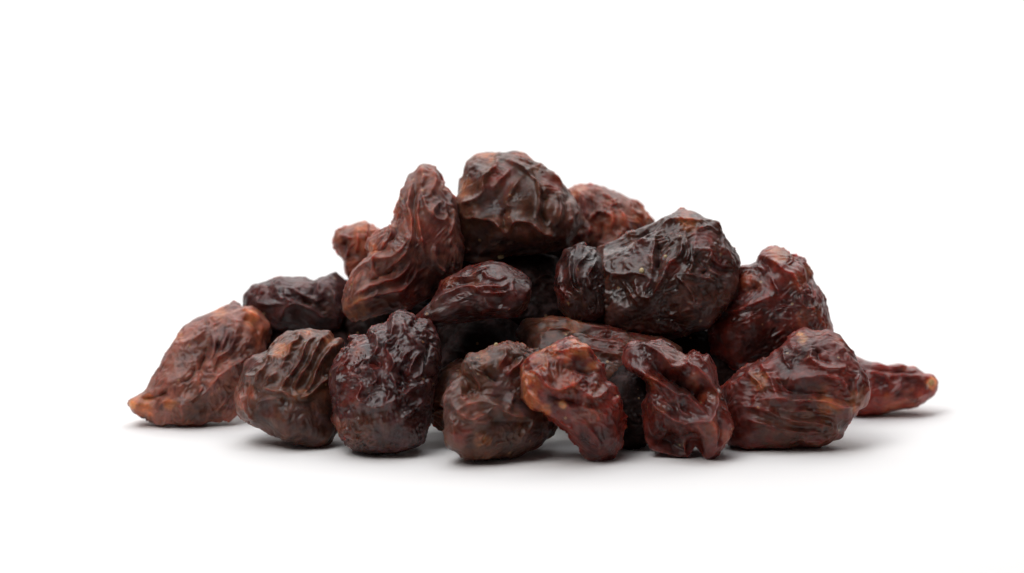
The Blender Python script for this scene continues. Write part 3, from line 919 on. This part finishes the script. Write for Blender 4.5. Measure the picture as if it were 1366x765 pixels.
# ------------------------------------------------------------------ raisins inside the heap, seen in its dark gaps
R_('c1', 'shade coloured raisin just visible in the gap between the orange red and twisted raisins',
   ellipse(842, 538, 46, 56, 0.1), thick=0.9, seed=21, base='K', mat='dull', nth=200, nph=100, wr=(5, 2.4, 1.4, 0.5))  # K colour paints the darkness of the gap onto the skin
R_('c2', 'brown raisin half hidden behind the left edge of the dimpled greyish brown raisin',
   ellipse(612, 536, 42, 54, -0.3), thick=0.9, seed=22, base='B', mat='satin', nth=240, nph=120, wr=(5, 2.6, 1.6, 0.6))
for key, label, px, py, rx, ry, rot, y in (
        ('c3', 'shade coloured raisin in deep shade under the arched smooth red raisin', 650, 487, 80, 74, 0.1, 0.003),
        ('c4', 'shade coloured raisin in the dark gap between the peak raisin and the small looping wrinkled one',
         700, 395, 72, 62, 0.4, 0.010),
        ('c5', 'shade coloured raisin under the crosswise plum raisin, above the fan folded one', 415, 482, 86, 68, 0.0, 0.014),
        ('c6', 'shade coloured raisin in the shadow under the ruby red raisin on the right', 935, 498, 66, 66, 0.2, 0.002),
        ('c7', 'shade coloured raisin in the dark hollow below the foot of the tall hooked raisin', 545, 440, 90, 66, 0.2, 0.014),
        ('c8', 'shade coloured raisin in the shade directly under the large blackish folded raisin', 830, 432, 95, 55, 0.1, 0.016),
        ('c9', 'shade coloured raisin showing in the gap between blackish folded raisin and ruby red one',
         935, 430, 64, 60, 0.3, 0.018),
        ('e1', 'shade coloured raisin deep inside the heap behind the flat amber brown one', 815, 492, 84, 58, 0.0, 0.020),
        ('e2', 'shade coloured raisin deep inside the heap behind the ruby red and wide reddish brown raisins',
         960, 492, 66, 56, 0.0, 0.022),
        ('d1', 'shade coloured raisin at the back glimpsed under the peak raisin beside the amber edged one',
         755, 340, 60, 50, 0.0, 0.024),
        ('c0', 'shade coloured raisin in the dark slot between the tall hooked raisin and the peak raisin',
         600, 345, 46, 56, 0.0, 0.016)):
    R_(key, label, ellipse(px, py, rx, ry, rot), thick=0.85, y=y, seed=20 + int(key[1]), base='K', mat='dull',  # K stands in for the shade inside the heap
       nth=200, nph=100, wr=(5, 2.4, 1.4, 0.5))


# ------------------------------------------------------------------ specks and stem ends
def speck(name, mat, px, py, rad, seed, hosts, squash=(1, 1, 1)):
    """a grain-sized lump set where the ray through this photo pixel meets the heap"""
    from mathutils.bvhtree import BVHTree
    from mathutils import Vector
    dirv = FWD + RIGHT * (px - W / 2) * TP + UP * (H / 2 - py) * TP
    best = None
    for h in hosts:
        o = BUILT[h][0]
        me = o.data
        bv = BVHTree.FromPolygons([tuple(v.co + o.location) for v in me.vertices],
                                  [tuple(p.vertices) for p in me.polygons])
        hit = bv.ray_cast(Vector(CAM), Vector(dirv).normalized())
        if hit[0] is not None and (best is None or hit[3] < best[1]):
            best = (np.array(hit[0]), hit[3])
    if best is None:
        return None
    r = rad * S0
    rng = np.random.default_rng(seed)
    th = np.linspace(0, 2 * math.pi, 14, endpoint=False)
    vs, fs = [], []
    rings = np.linspace(0, math.pi, 9)[1:-1]
    for p in rings:
        for t in th:
            k = r * (1 + rng.uniform(-0.18, 0.18))
            vs.append((k * math.sin(p) * math.cos(t) * squash[0], k * math.sin(p) * math.sin(t) * squash[1],
                       k * math.cos(p) * squash[2]))
    n = len(th)
    for i in range(len(rings) - 1):
        for j in range(n):
            fs.append((i * n + j, (i + 1) * n + j, (i + 1) * n + (j + 1) % n, i * n + (j + 1) % n))
    vs += [(0, 0, r * squash[2]), (0, 0, -r * squash[2])]
    for j in range(n):
        fs.append((len(vs) - 2, j, (j + 1) % n))
        fs.append((len(vs) - 1, (len(rings) - 1) * n + (j + 1) % n, (len(rings) - 1) * n + j))
    me = bpy.data.meshes.new(name)
    me.from_pydata(vs, [], fs)
    me.polygons.foreach_set('use_smooth', [True] * len(me.polygons))
    me.materials.append(mat)
    o = bpy.data.objects.new(name, me)
    col.objects.link(o)
    o.location = best[0] - 0.2 * r * np.array(dirv)
    return o


for (px, py, rad, sd, hosts, sq, lab) in (
        (662, 461, 2.6, 1, 'D', (1, 1, 1.3), 'white crumb sticking up on top of the dimpled greyish brown raisin'),
        (856, 362, 3.6, 2, 'PS', (1, 1, 1.2), 'largest cream crumb, stuck to the face of the blackish folded raisin'),
        (888, 343, 2.2, 3, 'P', (1, 1, 1.3), 'tiny cream crumb near the central fold of the blackish raisin'),
        (668, 343, 3.6, 4, ('N', 'c4', 'L'), (1.2, 1, 0.8), 'tan crumb in the dark hollow under the peak raisin')):
    o = speck('crumb', MAT_CRUMB, px, py, rad, sd, hosts, sq)
    if o:
        o['label'] = lab
        o['category'] = 'crumb'
        o['group'] = 'pale crumbs stuck to the raisins'

st = speck('stem_end', MAT_STEM, 1242, 510, 3.6, 5, 'H', (0.8, 1.0, 1.1))
if st:
    hst = BUILT['H'][0]
    st.location = np.array(st.location) - np.array(hst.location)
    st.parent = hst
    st['label'] = 'pale dry stem end'
